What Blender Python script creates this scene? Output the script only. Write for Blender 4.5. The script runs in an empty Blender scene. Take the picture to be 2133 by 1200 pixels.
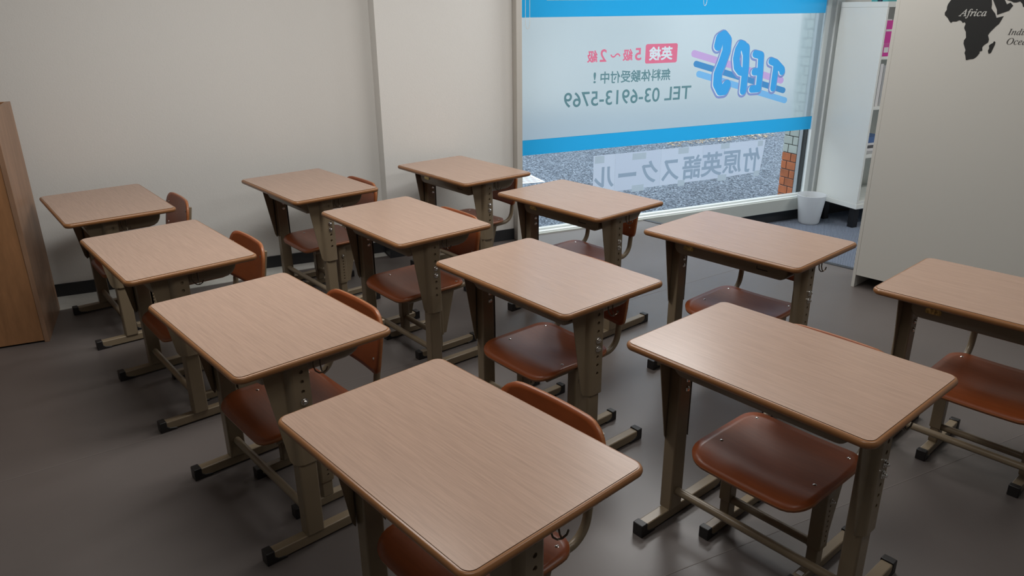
import bpy, bmesh, math, random, mathutils, mathutils.geometry
from mathutils import Vector, Matrix
random.seed(7)
S = bpy.context.scene
COL = S.collection
R = math.radians

# ------------------------------------------------------------------ camera
cam = bpy.data.cameras.new('camera')
cam_o = bpy.data.objects.new('camera', cam)
COL.objects.link(cam_o)
cam.sensor_fit = 'HORIZONTAL'; cam.sensor_width = 36.0
cam.lens = 36.0 * 1548.1 / 2133.0
cam.clip_start = 0.02; cam.clip_end = 200
CAM_Z = 1.408
_r = Vector((0.40989, 0.91209, -0.00938)); _f = Vector((-0.85501, 0.38061, -0.35228))
_r.normalize(); _u = _r.cross(_f); _u.normalize()
cam_o.matrix_world = Matrix(((_r.x, _u.x, -_f.x, 0), (_r.y, _u.y, -_f.y, 0), (_r.z, _u.z, -_f.z, CAM_Z), (0, 0, 0, 1)))
S.camera = cam_o

# ------------------------------------------------------------------ view, sky, lights
S.view_settings.view_transform = 'Standard'
try: S.view_settings.look = 'None'
except Exception: pass
S.view_settings.gamma = 1.0
S.view_settings.use_curve_mapping = False
S.view_settings.exposure = 0.42
W = bpy.data.worlds.new('overcast_sky'); S.world = W
W.use_nodes = True
bg = W.node_tree.nodes['Background']
bg.inputs[0].default_value = (0.84, 0.925, 1.0, 1)
bg.inputs[1].default_value = 1.95
S.cycles.caustics_refractive = False
S.cycles.caustics_reflective = False
S.cycles.sample_clamp_indirect = 6.0

def area_light(name, loc, sx, sy, power, color, rot=(0, 0, 0)):
    l = bpy.data.lights.new(name, 'AREA'); l.shape = 'RECTANGLE'
    l.size = sx; l.size_y = sy; l.energy = power; l.color = color
    o = bpy.data.objects.new(name, l); o.location = loc; o.rotation_euler = rot
    COL.objects.link(o); return o
# ceiling fluorescent panels and two added fill lights (all above the frame)
WARM = (1.0, 0.98, 0.94)
area_light('unseen_ceiling_light', (-2.6, 0.2, 2.46), 0.35, 1.3, 22, WARM)
area_light('unseen_ceiling_light', (-2.6, 2.2, 2.46), 0.35, 1.3, 16, WARM)
area_light('unseen_ceiling_light', (-3.9, 2.85, 2.46), 0.35, 0.8, 17, (1.0, 0.99, 0.98))  # added fill to brighten the floor by the window, clear of desktop reflections
area_light('unseen_ceiling_light', (-1.7, 5.5, 2.46), 0.35, 1.3, 34, WARM)  # added fill over the entrance for the shelf front, carpet and bin
area_light('unseen_ceiling_light', (-0.6, 0.2, 2.46), 0.35, 1.3, 6, WARM)
area_light('unseen_ceiling_light', (-0.6, 2.2, 2.46), 0.35, 1.3, 7, WARM)

# ------------------------------------------------------------------ materials
def lin(r, g, b):
    f = lambda c: (c / 255 / 12.92) if c / 255 <= 0.04045 else ((c / 255 + 0.055) / 1.055) ** 2.4
    return (f(r), f(g), f(b), 1)
def scale_c(c, k): return (c[0] * k, c[1] * k, c[2] * k, 1)
MATS = {}
def mat(name, color, rough=0.5, metal=0.0, spec=0.5, bump=None, var=None, trans=0.0, coat=0.0):
    """var=(scale,(sx,sy,sz),amount) colour variation; bump=(scale,strength)"""
    m = bpy.data.materials.new(name); m.use_nodes = True
    nt = m.node_tree; p = nt.nodes['Principled BSDF']
    p.inputs['Base Color'].default_value = color
    p.inputs['Roughness'].default_value = rough
    p.inputs['Metallic'].default_value = metal
    p.inputs['Specular IOR Level'].default_value = spec
    p.inputs['Coat Weight'].default_value = coat
    p.inputs['Coat Roughness'].default_value = 0.2
    tc = nt.nodes.new('ShaderNodeTexCoord')
    if var:
        mp = nt.nodes.new('ShaderNodeMapping'); mp.inputs['Scale'].default_value = var[1]
        nt.links.new(tc.outputs['Object'], mp.inputs['Vector'])
        oi = nt.nodes.new('ShaderNodeObjectInfo')
        ml = nt.nodes.new('ShaderNodeMath'); ml.operation = 'MULTIPLY'; ml.inputs[1].default_value = 37.0
        nt.links.new(oi.outputs['Random'], ml.inputs[0])
        nz = nt.nodes.new('ShaderNodeTexNoise'); nz.noise_dimensions = '4D'
        nz.inputs['Scale'].default_value = var[0]; nz.inputs['Detail'].default_value = 4
        nz.inputs['Roughness'].default_value = 0.65
        nt.links.new(mp.outputs[0], nz.inputs['Vector']); nt.links.new(ml.outputs[0], nz.inputs['W'])
        rp = nt.nodes.new('ShaderNodeValToRGB')
        a = var[2]
        rp.color_ramp.elements[0].position = 0.3; rp.color_ramp.elements[1].position = 0.7
        rp.color_ramp.elements[0].color = scale_c(color, 1 - a); rp.color_ramp.elements[1].color = scale_c(color, 1 + a)
        nt.links.new(nz.outputs['Fac'], rp.inputs[0]); nt.links.new(rp.outputs[0], p.inputs['Base Color'])
    if bump:
        nz2 = nt.nodes.new('ShaderNodeTexNoise'); nz2.inputs['Scale'].default_value = bump[0]; nz2.inputs['Detail'].default_value = 3
        nt.links.new(tc.outputs['Object'], nz2.inputs['Vector'])
        b = nt.nodes.new('ShaderNodeBump'); b.inputs['Strength'].default_value = bump[1]; b.inputs['Distance'].default_value = 0.002
        nt.links.new(nz2.outputs['Fac'], b.inputs['Height']); nt.links.new(b.outputs[0], p.inputs['Normal'])
    MATS[name] = m
    return m
def backlit(name, color, translucency=0.75, gloss=0.0, see=0.0, see_rough=0.5):
    """thin sheet that lets light through: diffuse + translucent (+ rough see-through)"""
    m = bpy.data.materials.new(name); m.use_nodes = True
    nt = m.node_tree; N = nt.nodes; out = N['Material Output']; N.remove(N['Principled BSDF'])
    d = N.new('ShaderNodeBsdfDiffuse'); d.inputs[0].default_value = color
    t = N.new('ShaderNodeBsdfTranslucent'); t.inputs[0].default_value = color
    mx = N.new('ShaderNodeMixShader'); mx.inputs[0].default_value = translucency
    nt.links.new(d.outputs[0], mx.inputs[1]); nt.links.new(t.outputs[0], mx.inputs[2]); last = mx
    if see > 0:
        r = N.new('ShaderNodeBsdfRefraction'); r.inputs['IOR'].default_value = 1.12; r.inputs['Roughness'].default_value = see_rough
        r.inputs['Color'].default_value = (0.97, 0.99, 1, 1)
        m2 = N.new('ShaderNodeMixShader'); m2.inputs[0].default_value = see
        nt.links.new(last.outputs[0], m2.inputs[1]); nt.links.new(r.outputs[0], m2.inputs[2]); last = m2
    if gloss > 0:
        g = N.new('ShaderNodeBsdfGlossy'); g.inputs['Roughness'].default_value = 0.15
        fr = N.new('ShaderNodeFresnel'); fr.inputs[0].default_value = 1.3
        ml = N.new('ShaderNodeMath'); ml.operation = 'MULTIPLY'; ml.inputs[1].default_value = gloss
        nt.links.new(fr.outputs[0], ml.inputs[0])
        m3 = N.new('ShaderNodeMixShader'); nt.links.new(ml.outputs[0], m3.inputs[0])
        nt.links.new(last.outputs[0], m3.inputs[1]); nt.links.new(g.outputs[0], m3.inputs[2]); last = m3
    nt.links.new(last.outputs[0], out.inputs['Surface'])
    MATS[name] = m; return m
def clear_glass(name):
    m = bpy.data.materials.new(name); m.use_nodes = True
    nt = m.node_tree; N = nt.nodes; out = N['Material Output']; N.remove(N['Principled BSDF'])
    t = N.new('ShaderNodeBsdfTransparent'); t.inputs[0].default_value = (0.93, 0.97, 0.98, 1)
    g = N.new('ShaderNodeBsdfGlossy'); g.inputs['Roughness'].default_value = 0.0
    fr = N.new('ShaderNodeFresnel'); fr.inputs[0].default_value = 1.45
    mx = N.new('ShaderNodeMixShader')
    nt.links.new(fr.outputs[0], mx.inputs[0]); nt.links.new(t.outputs[0], mx.inputs[1]); nt.links.new(g.outputs[0], mx.inputs[2])
    nt.links.new(mx.outputs[0], out.inputs['Surface']); MATS[name] = m; return m
def asphalt(name):
    m = mat(name, (0.2, 0.22, 0.26, 1), rough=0.8)
    nt = m.node_tree; p = nt.nodes['Principled BSDF']
    tc = nt.nodes.new('ShaderNodeTexCoord')
    v = nt.nodes.new('ShaderNodeTexVoronoi'); v.inputs['Scale'].default_value = 75
    nt.links.new(tc.outputs['Object'], v.inputs['Vector'])
    rp = nt.nodes.new('ShaderNodeValToRGB'); e = rp.color_ramp.elements
    sep = nt.nodes.new('ShaderNodeSeparateColor'); nt.links.new(v.outputs['Color'], sep.inputs[0])
    e[0].position = 0.0; e[0].color = (0.022, 0.029, 0.043, 1)
    e[1].position = 1.0; e[1].color = (0.32, 0.37, 0.44, 1)
    k = e.new(0.45); k.color = (0.075, 0.098, 0.135, 1)
    k = e.new(0.85); k.color = (0.23, 0.27, 0.32, 1)
    nt.links.new(sep.outputs[0], rp.inputs[0])
    nt.links.new(rp.outputs[0], p.inputs['Base Color'])
    b = nt.nodes.new('ShaderNodeBump'); b.inputs['Strength'].default_value = 0.6; b.inputs['Distance'].default_value = 0.004
    nt.links.new(v.outputs['Distance'], b.inputs['Height']); nt.links.new(b.outputs[0], p.inputs['Normal'])
    return m
def carpet_mat(name):
    m = mat(name, (0.06, 0.085, 0.15, 1), rough=0.95, spec=0.1)
    nt = m.node_tree; p = nt.nodes['Principled BSDF']
    tc = nt.nodes.new('ShaderNodeTexCoord')
    wv = nt.nodes.new('ShaderNodeTexWave'); wv.inputs['Scale'].default_value = 45; wv.inputs['Distortion'].default_value = 1.2
    wv.inputs['Detail'].default_value = 2; wv.bands_direction = 'DIAGONAL'
    nt.links.new(tc.outputs['Object'], wv.inputs['Vector'])
    nz = nt.nodes.new('ShaderNodeTexNoise'); nz.inputs['Scale'].default_value = 90
    nt.links.new(tc.outputs['Object'], nz.inputs['Vector'])
    mx = nt.nodes.new('ShaderNodeMix'); mx.data_type = 'FLOAT'; mx.inputs[0].default_value = 0.45
    nt.links.new(wv.outputs['Fac'], mx.inputs[2]); nt.links.new(nz.outputs['Fac'], mx.inputs[3])
    rp = nt.nodes.new('ShaderNodeValToRGB')
    rp.color_ramp.elements[0].position = 0.25; rp.color_ramp.elements[0].color = (0.105, 0.125, 0.165, 1)
    rp.color_ramp.elements[1].position = 0.8; rp.color_ramp.elements[1].color = (0.23, 0.265, 0.33, 1)
    nt.links.new(mx.outputs[0], rp.inputs[0]); nt.links.new(rp.outputs[0], p.inputs['Base Color'])
    b = nt.nodes.new('ShaderNodeBump'); b.inputs['Strength'].default_value = 0.5; b.inputs['Distance'].default_value = 0.004
    nt.links.new(mx.outputs[0], b.inputs['Height']); nt.links.new(b.outputs[0], p.inputs['Normal'])
    return m

mat('laminate', (0.402, 0.268, 0.199, 1), rough=0.27, var=(8, (1.3, 34, 1), 0.125), bump=(240, 0.02))
mat('laminate_core', lin(70, 42, 28), rough=0.6)
mat('edge_plastic', (0.272, 0.12, 0.044, 1), rough=0.3, var=(12, (1, 1, 1), 0.06))
mat('khaki_steel', (0.232, 0.178, 0.115, 1), rough=0.33, var=(6, (1, 1, 1), 0.04), bump=(400, 0.04))
mat('black_rubber', (0.012, 0.010, 0.010, 1), rough=0.45)
mat('plywood_face', (0.285, 0.069, 0.0185, 1), rough=0.40, spec=0.4, var=(7, (1.5, 18, 1.5), 0.12), coat=0.12)
mat('plywood_edge', (0.357, 0.1275, 0.04675, 1), rough=0.35, var=(60, (1, 1, 6), 0.15))
mat('chrome', (0.75, 0.74, 0.72, 1), rough=0.16, metal=1.0)
mat('hook_wire', (0.13, 0.10, 0.075, 1), rough=0.25, metal=0.8)
mat('label_gold', (0.55, 0.43, 0.17, 1), rough=0.35, metal=0.6, var=(140, (1, 1, 0.6), 0.75))
mat('dark_slot', (0.01, 0.008, 0.006, 1), rough=0.8)
mat('wall_paper', (0.76, 0.755, 0.73, 1), rough=0.85, bump=(180, 0.25))
mat('ceiling_paint', (0.72, 0.71, 0.68, 1), rough=0.9, bump=(90, 0.2))
mat('baseboard_black', (0.022, 0.023, 0.026, 1), rough=0.4)
mat('vinyl_floor', (0.112, 0.096, 0.090, 1), rough=0.40, spec=0.65, var=(3, (1, 1, 1), 0.05), bump=(60, 0.05))
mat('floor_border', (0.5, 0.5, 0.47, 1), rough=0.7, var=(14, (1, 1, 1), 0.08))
mat('floor_weld', (0.1596, 0.1406, 0.1307, 1), rough=0.5)
mat('floor_edge', (0.03, 0.034, 0.042, 1), rough=0.5, var=(120, (1, 1, 1), 0.3))
carpet_mat('carpet')
mat('window_board', (0.50, 0.53, 0.50, 1), rough=0.5)
mat('aluminium_white', (0.792, 0.84, 0.84, 1), rough=0.35)
mat('aluminium', (0.62, 0.66, 0.68, 1), rough=0.3, metal=0.25)
mat('gasket', (0.035, 0.04, 0.042, 1), rough=0.6)
mat('jamb_paint', (0.55, 0.53, 0.49, 1), rough=0.5)
clear_glass('pane_glass')
backlit('frosted_film', (0.77, 0.90, 0.95, 1), translucency=0.85, gloss=0.3, see=0.5, see_rough=0.5)
backlit('blue_film', (0.035, 0.46, 0.84, 1), translucency=0.9, gloss=0.6)
backlit('print_pink', (0.93, 0.22, 0.33, 1), translucency=0.85)
backlit('print_white', (0.86, 0.90, 0.92, 1), translucency=0.85)
backlit('print_teal', (0.17, 0.31, 0.33, 1), translucency=0.85)
backlit('logo_blue', (0.08, 0.44, 0.86, 1), translucency=0.85)
backlit('logo_outline', (0.30, 0.36, 0.66, 1), translucency=0.85)
backlit('stripe_pink', (0.72, 0.47, 0.80, 1), translucency=0.85)
backlit('stripe_blue', (0.10, 0.34, 0.66, 1), translucency=0.85)
backlit('stripe_light_blue', (0.26, 0.58, 0.92, 1), translucency=0.85)
backlit('banner_paper', (0.68, 0.74, 0.86, 1), translucency=0.8)
backlit('banner_paper_light', (0.71, 0.77, 0.885, 1), translucency=0.8)
backlit('banner_ink', (0.38, 0.47, 0.58, 1), translucency=0.8)
backlit('tape', (0.56, 0.635, 0.70, 1), translucency=0.8, gloss=0.3)
backlit('blind_fabric', (0.93, 0.94, 0.94, 1), translucency=0.62)
backlit('blind_rail', (0.93, 0.94, 0.95, 1), translucency=0.5)
mat('bead_plastic', (0.80, 0.78, 0.72, 1), rough=0.35)
asphalt('asphalt')
mat('concrete', (0.20, 0.22, 0.245, 1), rough=0.8, var=(20, (1, 1, 1), 0.15))
mat('tile_orange', (0.624, 0.18, 0.06, 1), rough=0.35, var=(5, (1, 1, 1), 0.35))
mat('tile_cream', (0.62, 0.68, 0.62, 1), rough=0.35, var=(5, (1, 1, 1), 0.08))
mat('tile_joint', (0.06, 0.06, 0.058, 1), rough=0.9)
mat('tile_brown', (0.34, 0.22, 0.17, 1), rough=0.5, var=(8, (1, 1, 1), 0.1))
mat('street_wall', (0.46, 0.44, 0.41, 1), rough=0.9, var=(0.6, (1, 1, 1), 0.25))
mat('dry_leaf', (0.62, 0.47, 0.30, 1), rough=0.8, var=(4, (1, 1, 1), 0.5))
mat('black_leaf', (0.03, 0.035, 0.045, 1), rough=0.6)
mat('sign_white', (0.85, 0.87, 0.88, 1), rough=0.5)
mat('sign_red', (0.75, 0.10, 0.16, 1), rough=0.5)
mat('sign_ink', (0.10, 0.09, 0.12, 1), rough=0.6)
mat('shelf_white', (0.78, 0.806, 0.78, 1), rough=0.28, bump=(150, 0.02))
mat('bookcase_white', (0.6, 0.594, 0.558, 1), rough=0.55, bump=(120, 0.04))
mat('map_black', (0.010, 0.011, 0.011, 1), rough=0.6)
mat('map_white', (0.52, 0.52, 0.50, 1), rough=0.6)
mat('map_grey', (0.045, 0.043, 0.042, 1), rough=0.6)
mat('shelf_leg_black', (0.008, 0.008, 0.010, 1), rough=0.4)
backlit('bin_plastic', (0.95, 0.97, 0.99, 1), translucency=0.5, gloss=0.6)
mat('oak_front', (0.3312, 0.162, 0.072, 1), rough=0.42, var=(5, (4, 4, 0.7), 0.24))
mat('oak_side', (0.3024, 0.1764, 0.108, 1), rough=0.45, var=(5, (4, 4, 0.7), 0.2))
mat('magenta_paper', (0.62, 0.035, 0.33, 1), rough=0.4)
mat('paper_white', (0.75, 0.74, 0.75, 1), rough=0.6)
mat('file_grey', (0.42, 0.43, 0.44, 1), rough=0.5)
mat('file_dark', (0.10, 0.10, 0.105, 1), rough=0.5)
mat('book_blue', (0.08, 0.16, 0.36, 1), rough=0.5)
mat('book_teal', (0.08, 0.36, 0.38, 1), rough=0.5)
mat('book_navy', (0.02, 0.05, 0.09, 1), rough=0.5)

# ------------------------------------------------------------------ mesh helpers
class M:
    def __init__(s): s.v = []; s.f = []; s.mi = []
    def face(s, idx, mi=0): s.f.append(tuple(idx)); s.mi.append(mi)
    def add(s, pts):
        n = len(s.v); s.v += [tuple(p) for p in pts]; return list(range(n, n + len(pts)))
    def box(s, x0, x1, y0, y1, z0, z1, mi=0, fn=None):
        p = [(x0, y0, z0), (x1, y0, z0), (x1, y1, z0), (x0, y1, z0), (x0, y0, z1), (x1, y0, z1), (x1, y1, z1), (x0, y1, z1)]
        if fn: p = [fn(*q) for q in p]
        i = s.add(p)
        for q in ((0, 3, 2, 1), (4, 5, 6, 7), (0, 1, 5, 4), (1, 2, 6, 5), (2, 3, 7, 6), (3, 0, 4, 7)): s.face([i[k] for k in q], mi)
        return s
    def prism(s, poly, a0, a1, axis='z', mi=0, side_mi=None, fn=None):
        def P(u, v, w):
            q = {'z': (u, v, w), 'x': (w, u, v), 'y': (u, w, v)}[axis]
            return fn(*q) if fn else q
        n = len(poly)
        a = s.add([P(u, v, a0) for u, v in poly]); b = s.add([P(u, v, a1) for u, v in poly])
        s.face(a[::-1], mi if side_mi is None else side_mi); s.face(b, mi)
        for k in range(n): s.face((a[k], a[(k + 1) % n], b[(k + 1) % n], b[k]), mi if side_mi is None else side_mi)
        return s
    def tube(s, path, r, n=10, cap=True, mi=0):
        path = [Vector(p) for p in path]; rings = []
        t = (path[1] - path[0]).normalized()
        nrm = t.orthogonal().normalized()
        for k, p in enumerate(path):
            if k == 0: t2 = (path[1] - path[0]).normalized()
            elif k == len(path) - 1: t2 = (path[-1] - path[-2]).normalized()
            else: t2 = ((path[k + 1] - p).normalized() + (p - path[k - 1]).normalized()).normalized()
            nrm = (nrm - t2 * nrm.dot(t2)).normalized(); b = t2.cross(nrm)
            rings.append(s.add([p + nrm * (r * math.cos(2 * math.pi * j / n)) + b * (r * math.sin(2 * math.pi * j / n)) for j in range(n)]))
        for a, b in zip(rings, rings[1:]):
            for j in range(n): s.face((a[j], a[(j + 1) % n], b[(j + 1) % n], b[j]), mi)
        if cap: s.face(rings[0][::-1], mi); s.face(rings[-1], mi)
        return s
    def lathe(s, prof, n=24, c=(0, 0, 0), axis='z', mi=0, close=False):
        rings = []
        for r, h in prof:
            pts = []
            for j in range(n):
                a = 2 * math.pi * j / n
                q = (r * math.cos(a), r * math.sin(a), h)
                if axis == 'x': q = (h, r * math.cos(a), r * math.sin(a))
                pts.append((q[0] + c[0], q[1] + c[1], q[2] + c[2]))
            rings.append(s.add(pts))
        for a, b in zip(rings, rings[1:]):
            for j in range(n): s.face((a[j], a[(j + 1) % n], b[(j + 1) % n], b[j]), mi)
        if close: s.face(rings[0][::-1], mi); s.face(rings[-1], mi)
        return s
    def sheet(s, rows, mi=0):
        idx = [s.add(r) for r in rows]
        for a, b in zip(idx, idx[1:]):
            for j in range(len(a) - 1): s.face((a[j], a[j + 1], b[j + 1], b[j]), mi)
        return s

def obj(name, m, material, parent=None, bevel=0.0, smooth=True, solid=None, angle=0.7, seg=2, fix=True):
    me = bpy.data.meshes.new(name); me.from_pydata(m.v, [], m.f); me.update()
    mats = material if isinstance(material, (list, tuple)) else [material]
    for q in mats: me.materials.append(MATS[q])
    if len(mats) > 1: me.polygons.foreach_set('material_index', m.mi)
    if fix:
        bm = bmesh.new(); bm.from_mesh(me)
        bmesh.ops.remove_doubles(bm, verts=bm.verts, dist=1e-6)
        bmesh.ops.recalc_face_normals(bm, faces=bm.faces); bm.to_mesh(me); bm.free()
    if smooth:
        me.polygons.foreach_set('use_smooth', [True] * len(me.polygons))
        me.set_sharp_from_angle(angle=angle)
    o = bpy.data.objects.new(name, me); COL.objects.link(o)
    if parent: o.parent = parent
    if solid:
        md = o.modifiers.new('solid', 'SOLIDIFY'); md.thickness = solid[0]; md.offset = solid[1]
        if len(solid) > 2: md.material_offset_rim = solid[2]
    if bevel:
        b = o.modifiers.new('bevel', 'BEVEL'); b.width = bevel; b.segments = seg; b.limit_method = 'ANGLE'; b.angle_limit = 0.6
    return o
def tag(o, label, cat, group=None, kind=None):
    if label: o['label'] = label
    if cat: o['category'] = cat
    if group: o['group'] = group
    if kind: o['kind'] = kind
    return o
def empty(name, loc=(0, 0, 0), rz=0.0):
    o = bpy.data.objects.new(name, None); o.empty_display_size = 0.05
    o.location = loc; o.rotation_euler = (0, 0, rz); COL.objects.link(o); return o
def struct(o): o['kind'] = 'structure'; return o
def copy_tree(o, parent=None):
    c = o.copy(); COL.objects.link(c)
    if parent: c.parent = parent
    for ch in list(KIDS.get(o.name, [])): copy_tree(ch, c)
    return c
KIDS = {}
def index_kids():
    KIDS.clear()
    for o in bpy.data.objects:
        if o.parent: KIDS.setdefault(o.parent.name, []).append(o)

def rrect(w, h, r, n=6, r2=None):
    """rounded rectangle outline centred on 0, counter-clockwise; r2 = radius of the two upper corners"""
    r2 = r if r2 is None else r2; out = []
    for cx, cy, a0, q in ((w / 2 - r, -h / 2 + r, -90, r), (w / 2 - r2, h / 2 - r2, 0, r2), (-w / 2 + r2, h / 2 - r2, 90, r2), (-w / 2 + r, -h / 2 + r, 180, r)):
        for k in range(n + 1):
            a = R(a0 + 90 * k / n); out.append((cx + q * math.cos(a), cy + q * math.sin(a)))
    return out
def ray_dist(poly, a):
    dx, dy = math.cos(a), math.sin(a); best = 1e9
    for (x1, y1), (x2, y2) in zip(poly, poly[1:] + poly[:1]):
        ex, ey = x2 - x1, y2 - y1; det = dx * (-ey) + dy * ex
        if abs(det) < 1e-12: continue
        t = (x1 * (-ey) + y1 * ex) / det; u = (dx * y1 - dy * x1) / det
        if t > 0 and -1e-6 <= u <= 1 + 1e-6: best = min(best, t)
    return best
def grid_shape(poly, w, h, n):
    """n x n grid of points filling the outline poly"""
    rows = []
    for j in range(n + 1):
        row = []
        for i in range(n + 1):
            s, t = -1 + 2 * i / n, -1 + 2 * j / n
            x, y = s * w / 2, t * h / 2
            if abs(s) < 1e-9 and abs(t) < 1e-9: row.append((0, 0)); continue
            k = max(abs(s), abs(t)); a = math.atan2(y, x)
            bx, by = x / k, y / k
            ratio = ray_dist(poly, a) / math.hypot(bx, by)
            row.append((x * (1 + (ratio - 1) * k * k), y * (1 + (ratio - 1) * k * k)))
        rows.append(row)
    return rows

# ------------------------------------------------------------------ room shell (left wall X=-4.33, room towards +X)
def prism_obj(name, poly, z0, z1, material, parent=None, **k):
    return obj(name, M().prism(poly, z0, z1), material, parent, smooth=False, **k)
def box_obj(name, b, material, parent=None, bevel=0.0, **k):
    return obj(name, M().box(*b), material, parent, bevel=bevel, **k)
EDGE = lambda x: 2.905 + 0.338 * (x + 4.27)             # far edge of the raised floor
floor = struct(prism_obj('floor', [(-4.45, -3.6), (3.1, -3.6), (3.1, EDGE(3.1)), (-4.252, EDGE(-4.252)), (-4.252, 1.93), (-4.45, 1.93)], -0.03, 0.0, 'vinyl_floor'))
def seam(p, q, w=0.003):
    p, q = Vector(p), Vector(q); d = (q - p).normalized(); n = Vector((-d.y, d.x)) * w / 2
    return [tuple(p - n), tuple(q - n), tuple(q + n), tuple(p + n)]
for a, b in (((-2.007, -3.5), (-3.16, 2.9)), ((-1.12, -3.5), (-1.34, 3.0)), ((0.4, -3.5), (0.3, 4.0))):
    m = M().prism(seam(a, b), -0.004, 0.0006); obj('weld_seam', m, 'floor_weld', floor, smooth=False)
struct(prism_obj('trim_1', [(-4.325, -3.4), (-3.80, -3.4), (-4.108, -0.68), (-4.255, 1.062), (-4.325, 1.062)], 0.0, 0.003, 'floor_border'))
struct(prism_obj('trim_2', [(-4.252, EDGE(-4.252)), (3.1, EDGE(3.1)), (3.1, EDGE(3.1) + 0.035), (-4.252, EDGE(-4.252) + 0.035)], -0.172, 0.003, 'floor_edge'))
low = struct(prism_obj('floor_entrance', [(-4.32, EDGE(-4.32) - 0.02), (3.1, EDGE(3.1) - 0.02), (3.1, 7.2), (-4.32, 7.2)], -0.20, -0.175, 'carpet'))
struct(box_obj('wall_left', (-4.46, -4.33, -3.6, 1.2, -0.03, 2.6), 'wall_paper'))
column = struct(prism_obj('wall_column', [(-4.46, 1.074), (-4.206, 1.074), (-4.241, 1.905), (-4.46, 1.905)], -0.03, 2.6, 'wall_paper'))
struct(box_obj('baseboard_left', (-4.33, -4.324, -3.6, 1.07, 0.0, 0.072), 'baseboard_black', bevel=0.002))
struct(prism_obj('baseboard_column', [(-4.325, 1.068), (-4.199, 1.068), (-4.236, 1.905), (-4.242, 1.905), (-4.2055, 1.0735), (-4.325, 1.0735)], 0.0, 0.072, 'baseboard_black'))
struct(box_obj('wall_window_top', (-4.46, -4.33, 1.93, 4.62, 2.38, 2.6), 'wall_paper'))
struct(prism_obj('wall_window_right', [(-4.46, 4.60), (-4.318, 4.60), (-4.318, 5.50), (-4.46, 5.50)], -0.2, 2.6, 'wall_paper'))
struct(box_obj('wall_entrance_end', (-4.46, -4.318, 6.90, 7.2, -0.2, 2.6), 'wall_paper'))
struct(box_obj('wall_entrance_top', (-4.46, -4.318, 5.50, 6.90, 2.05, 2.6), 'wall_paper'))
door_added = struct(empty('door_added_1', (-4.36, 5.50, -0.175)))  # glass door added out of view to let more daylight onto the floor
for b in ((-0.02, 0.02, 0.0, 0.06, 0.0, 2.22), (-0.02, 0.02, 1.34, 1.40, 0.0, 2.22), (-0.02, 0.02, 0.67, 0.73, 0.0, 2.22)):
    box_obj('door_stile', b, 'aluminium_white', door_added, bevel=0.003)
for z in (0.0, 2.16): box_obj('door_rail', (-0.02, 0.02, 0.06, 1.34, z, z + 0.06), 'aluminium_white', door_added, bevel=0.003)
obj('glass_pane', M().sheet([[(0, 0.06, 0.06), (0, 1.34, 0.06)], [(0, 0.06, 2.16), (0, 1.34, 2.16)]]), 'pane_glass', door_added, smooth=False)
struct(box_obj('wall_front', (-4.46, 3.2, -3.72, -3.6, -0.03, 2.6), 'wall_paper'))
struct(box_obj('wall_rear', (-4.46, 3.2, 7.2, 7.32, -0.2, 2.6), 'wall_paper'))
struct(box_obj('wall_right', (3.1, 3.22, -3.6, 7.2, -0.2, 2.6), 'wall_paper'))
struct(box_obj('ceiling', (-4.46, 3.2, -3.72, 7.32, 2.5, 2.62), 'ceiling_paint'))

# ------------------------------------------------------------------ shop window
GY0, GY1 = 1.935, 4.445
win = struct(empty('window_1', (-4.32, 3.19, 0.0)))
def wpart(name, m, material, parent=None, **k):
    """window part given in world coordinates"""
    off = Vector(win.location)
    m.v = [(x - off.x, y - off.y, z - off.z) for x, y, z in m.v]
    o = obj(name, m, material, parent or win, **k)
    return o
wpart('window_jamb', M().box(-4.40, -4.185, 1.906, 1.945, 0.0, 2.38), 'jamb_paint', bevel=0.003)
wpart('window_jamb', M().box(-4.36, -4.305, 4.438, 4.478, 0.012, 2.38), 'aluminium_white', bevel=0.002)
wpart('window_jamb', M().box(-4.36, -4.312, 4.478, 4.528, 0.012, 2.38), 'aluminium', bevel=0.002)
wpart('window_jamb', M().box(-4.36, -4.300, 4.528, 4.600, -0.085, 2.38), 'aluminium_white', bevel=0.004)
wpart('window_board', M().box(-4.40, -4.252, 1.945, 4.528, -0.085, 0.010), 'window_board', bevel=0.003)
wpart('sill_rail', M().box(-4.338, -4.306, 1.945, 4.438, 0.010, 0.028), 'aluminium_white', bevel=0.002)
wpart('sill_rail', M().box(-4.292, -4.268, 1.945, 4.438, 0.010, 0.018), 'aluminium_white', bevel=0.002)
wpart('window_head', M().box(-4.40, -4.29, 1.945, 4.528, 2.33, 2.40), 'aluminium_white', bevel=0.003)
wpart('base_plinth', M().box(-4.40, -4.293, 2.50, 5.49, -0.175, -0.086), 'baseboard_black', bevel=0.002)
pane = wpart('glass_pane', M().sheet([[(-4.325, GY0, 0.012), (-4.325, GY1, 0.012)], [(-4.325, GY0, 2.36), (-4.325, GY1, 2.36)]]), 'pane_glass', smooth=False)
for z0, z1 in ((0.521, 0.618), (1.355, 1.60)):
    wpart('blue_band', M().sheet([[(-4.3197, GY0, z0), (-4.3197, GY1, z0)], [(-4.3197, GY0, z1), (-4.3197, GY1, z1)]]), 'blue_film', smooth=False)

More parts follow.
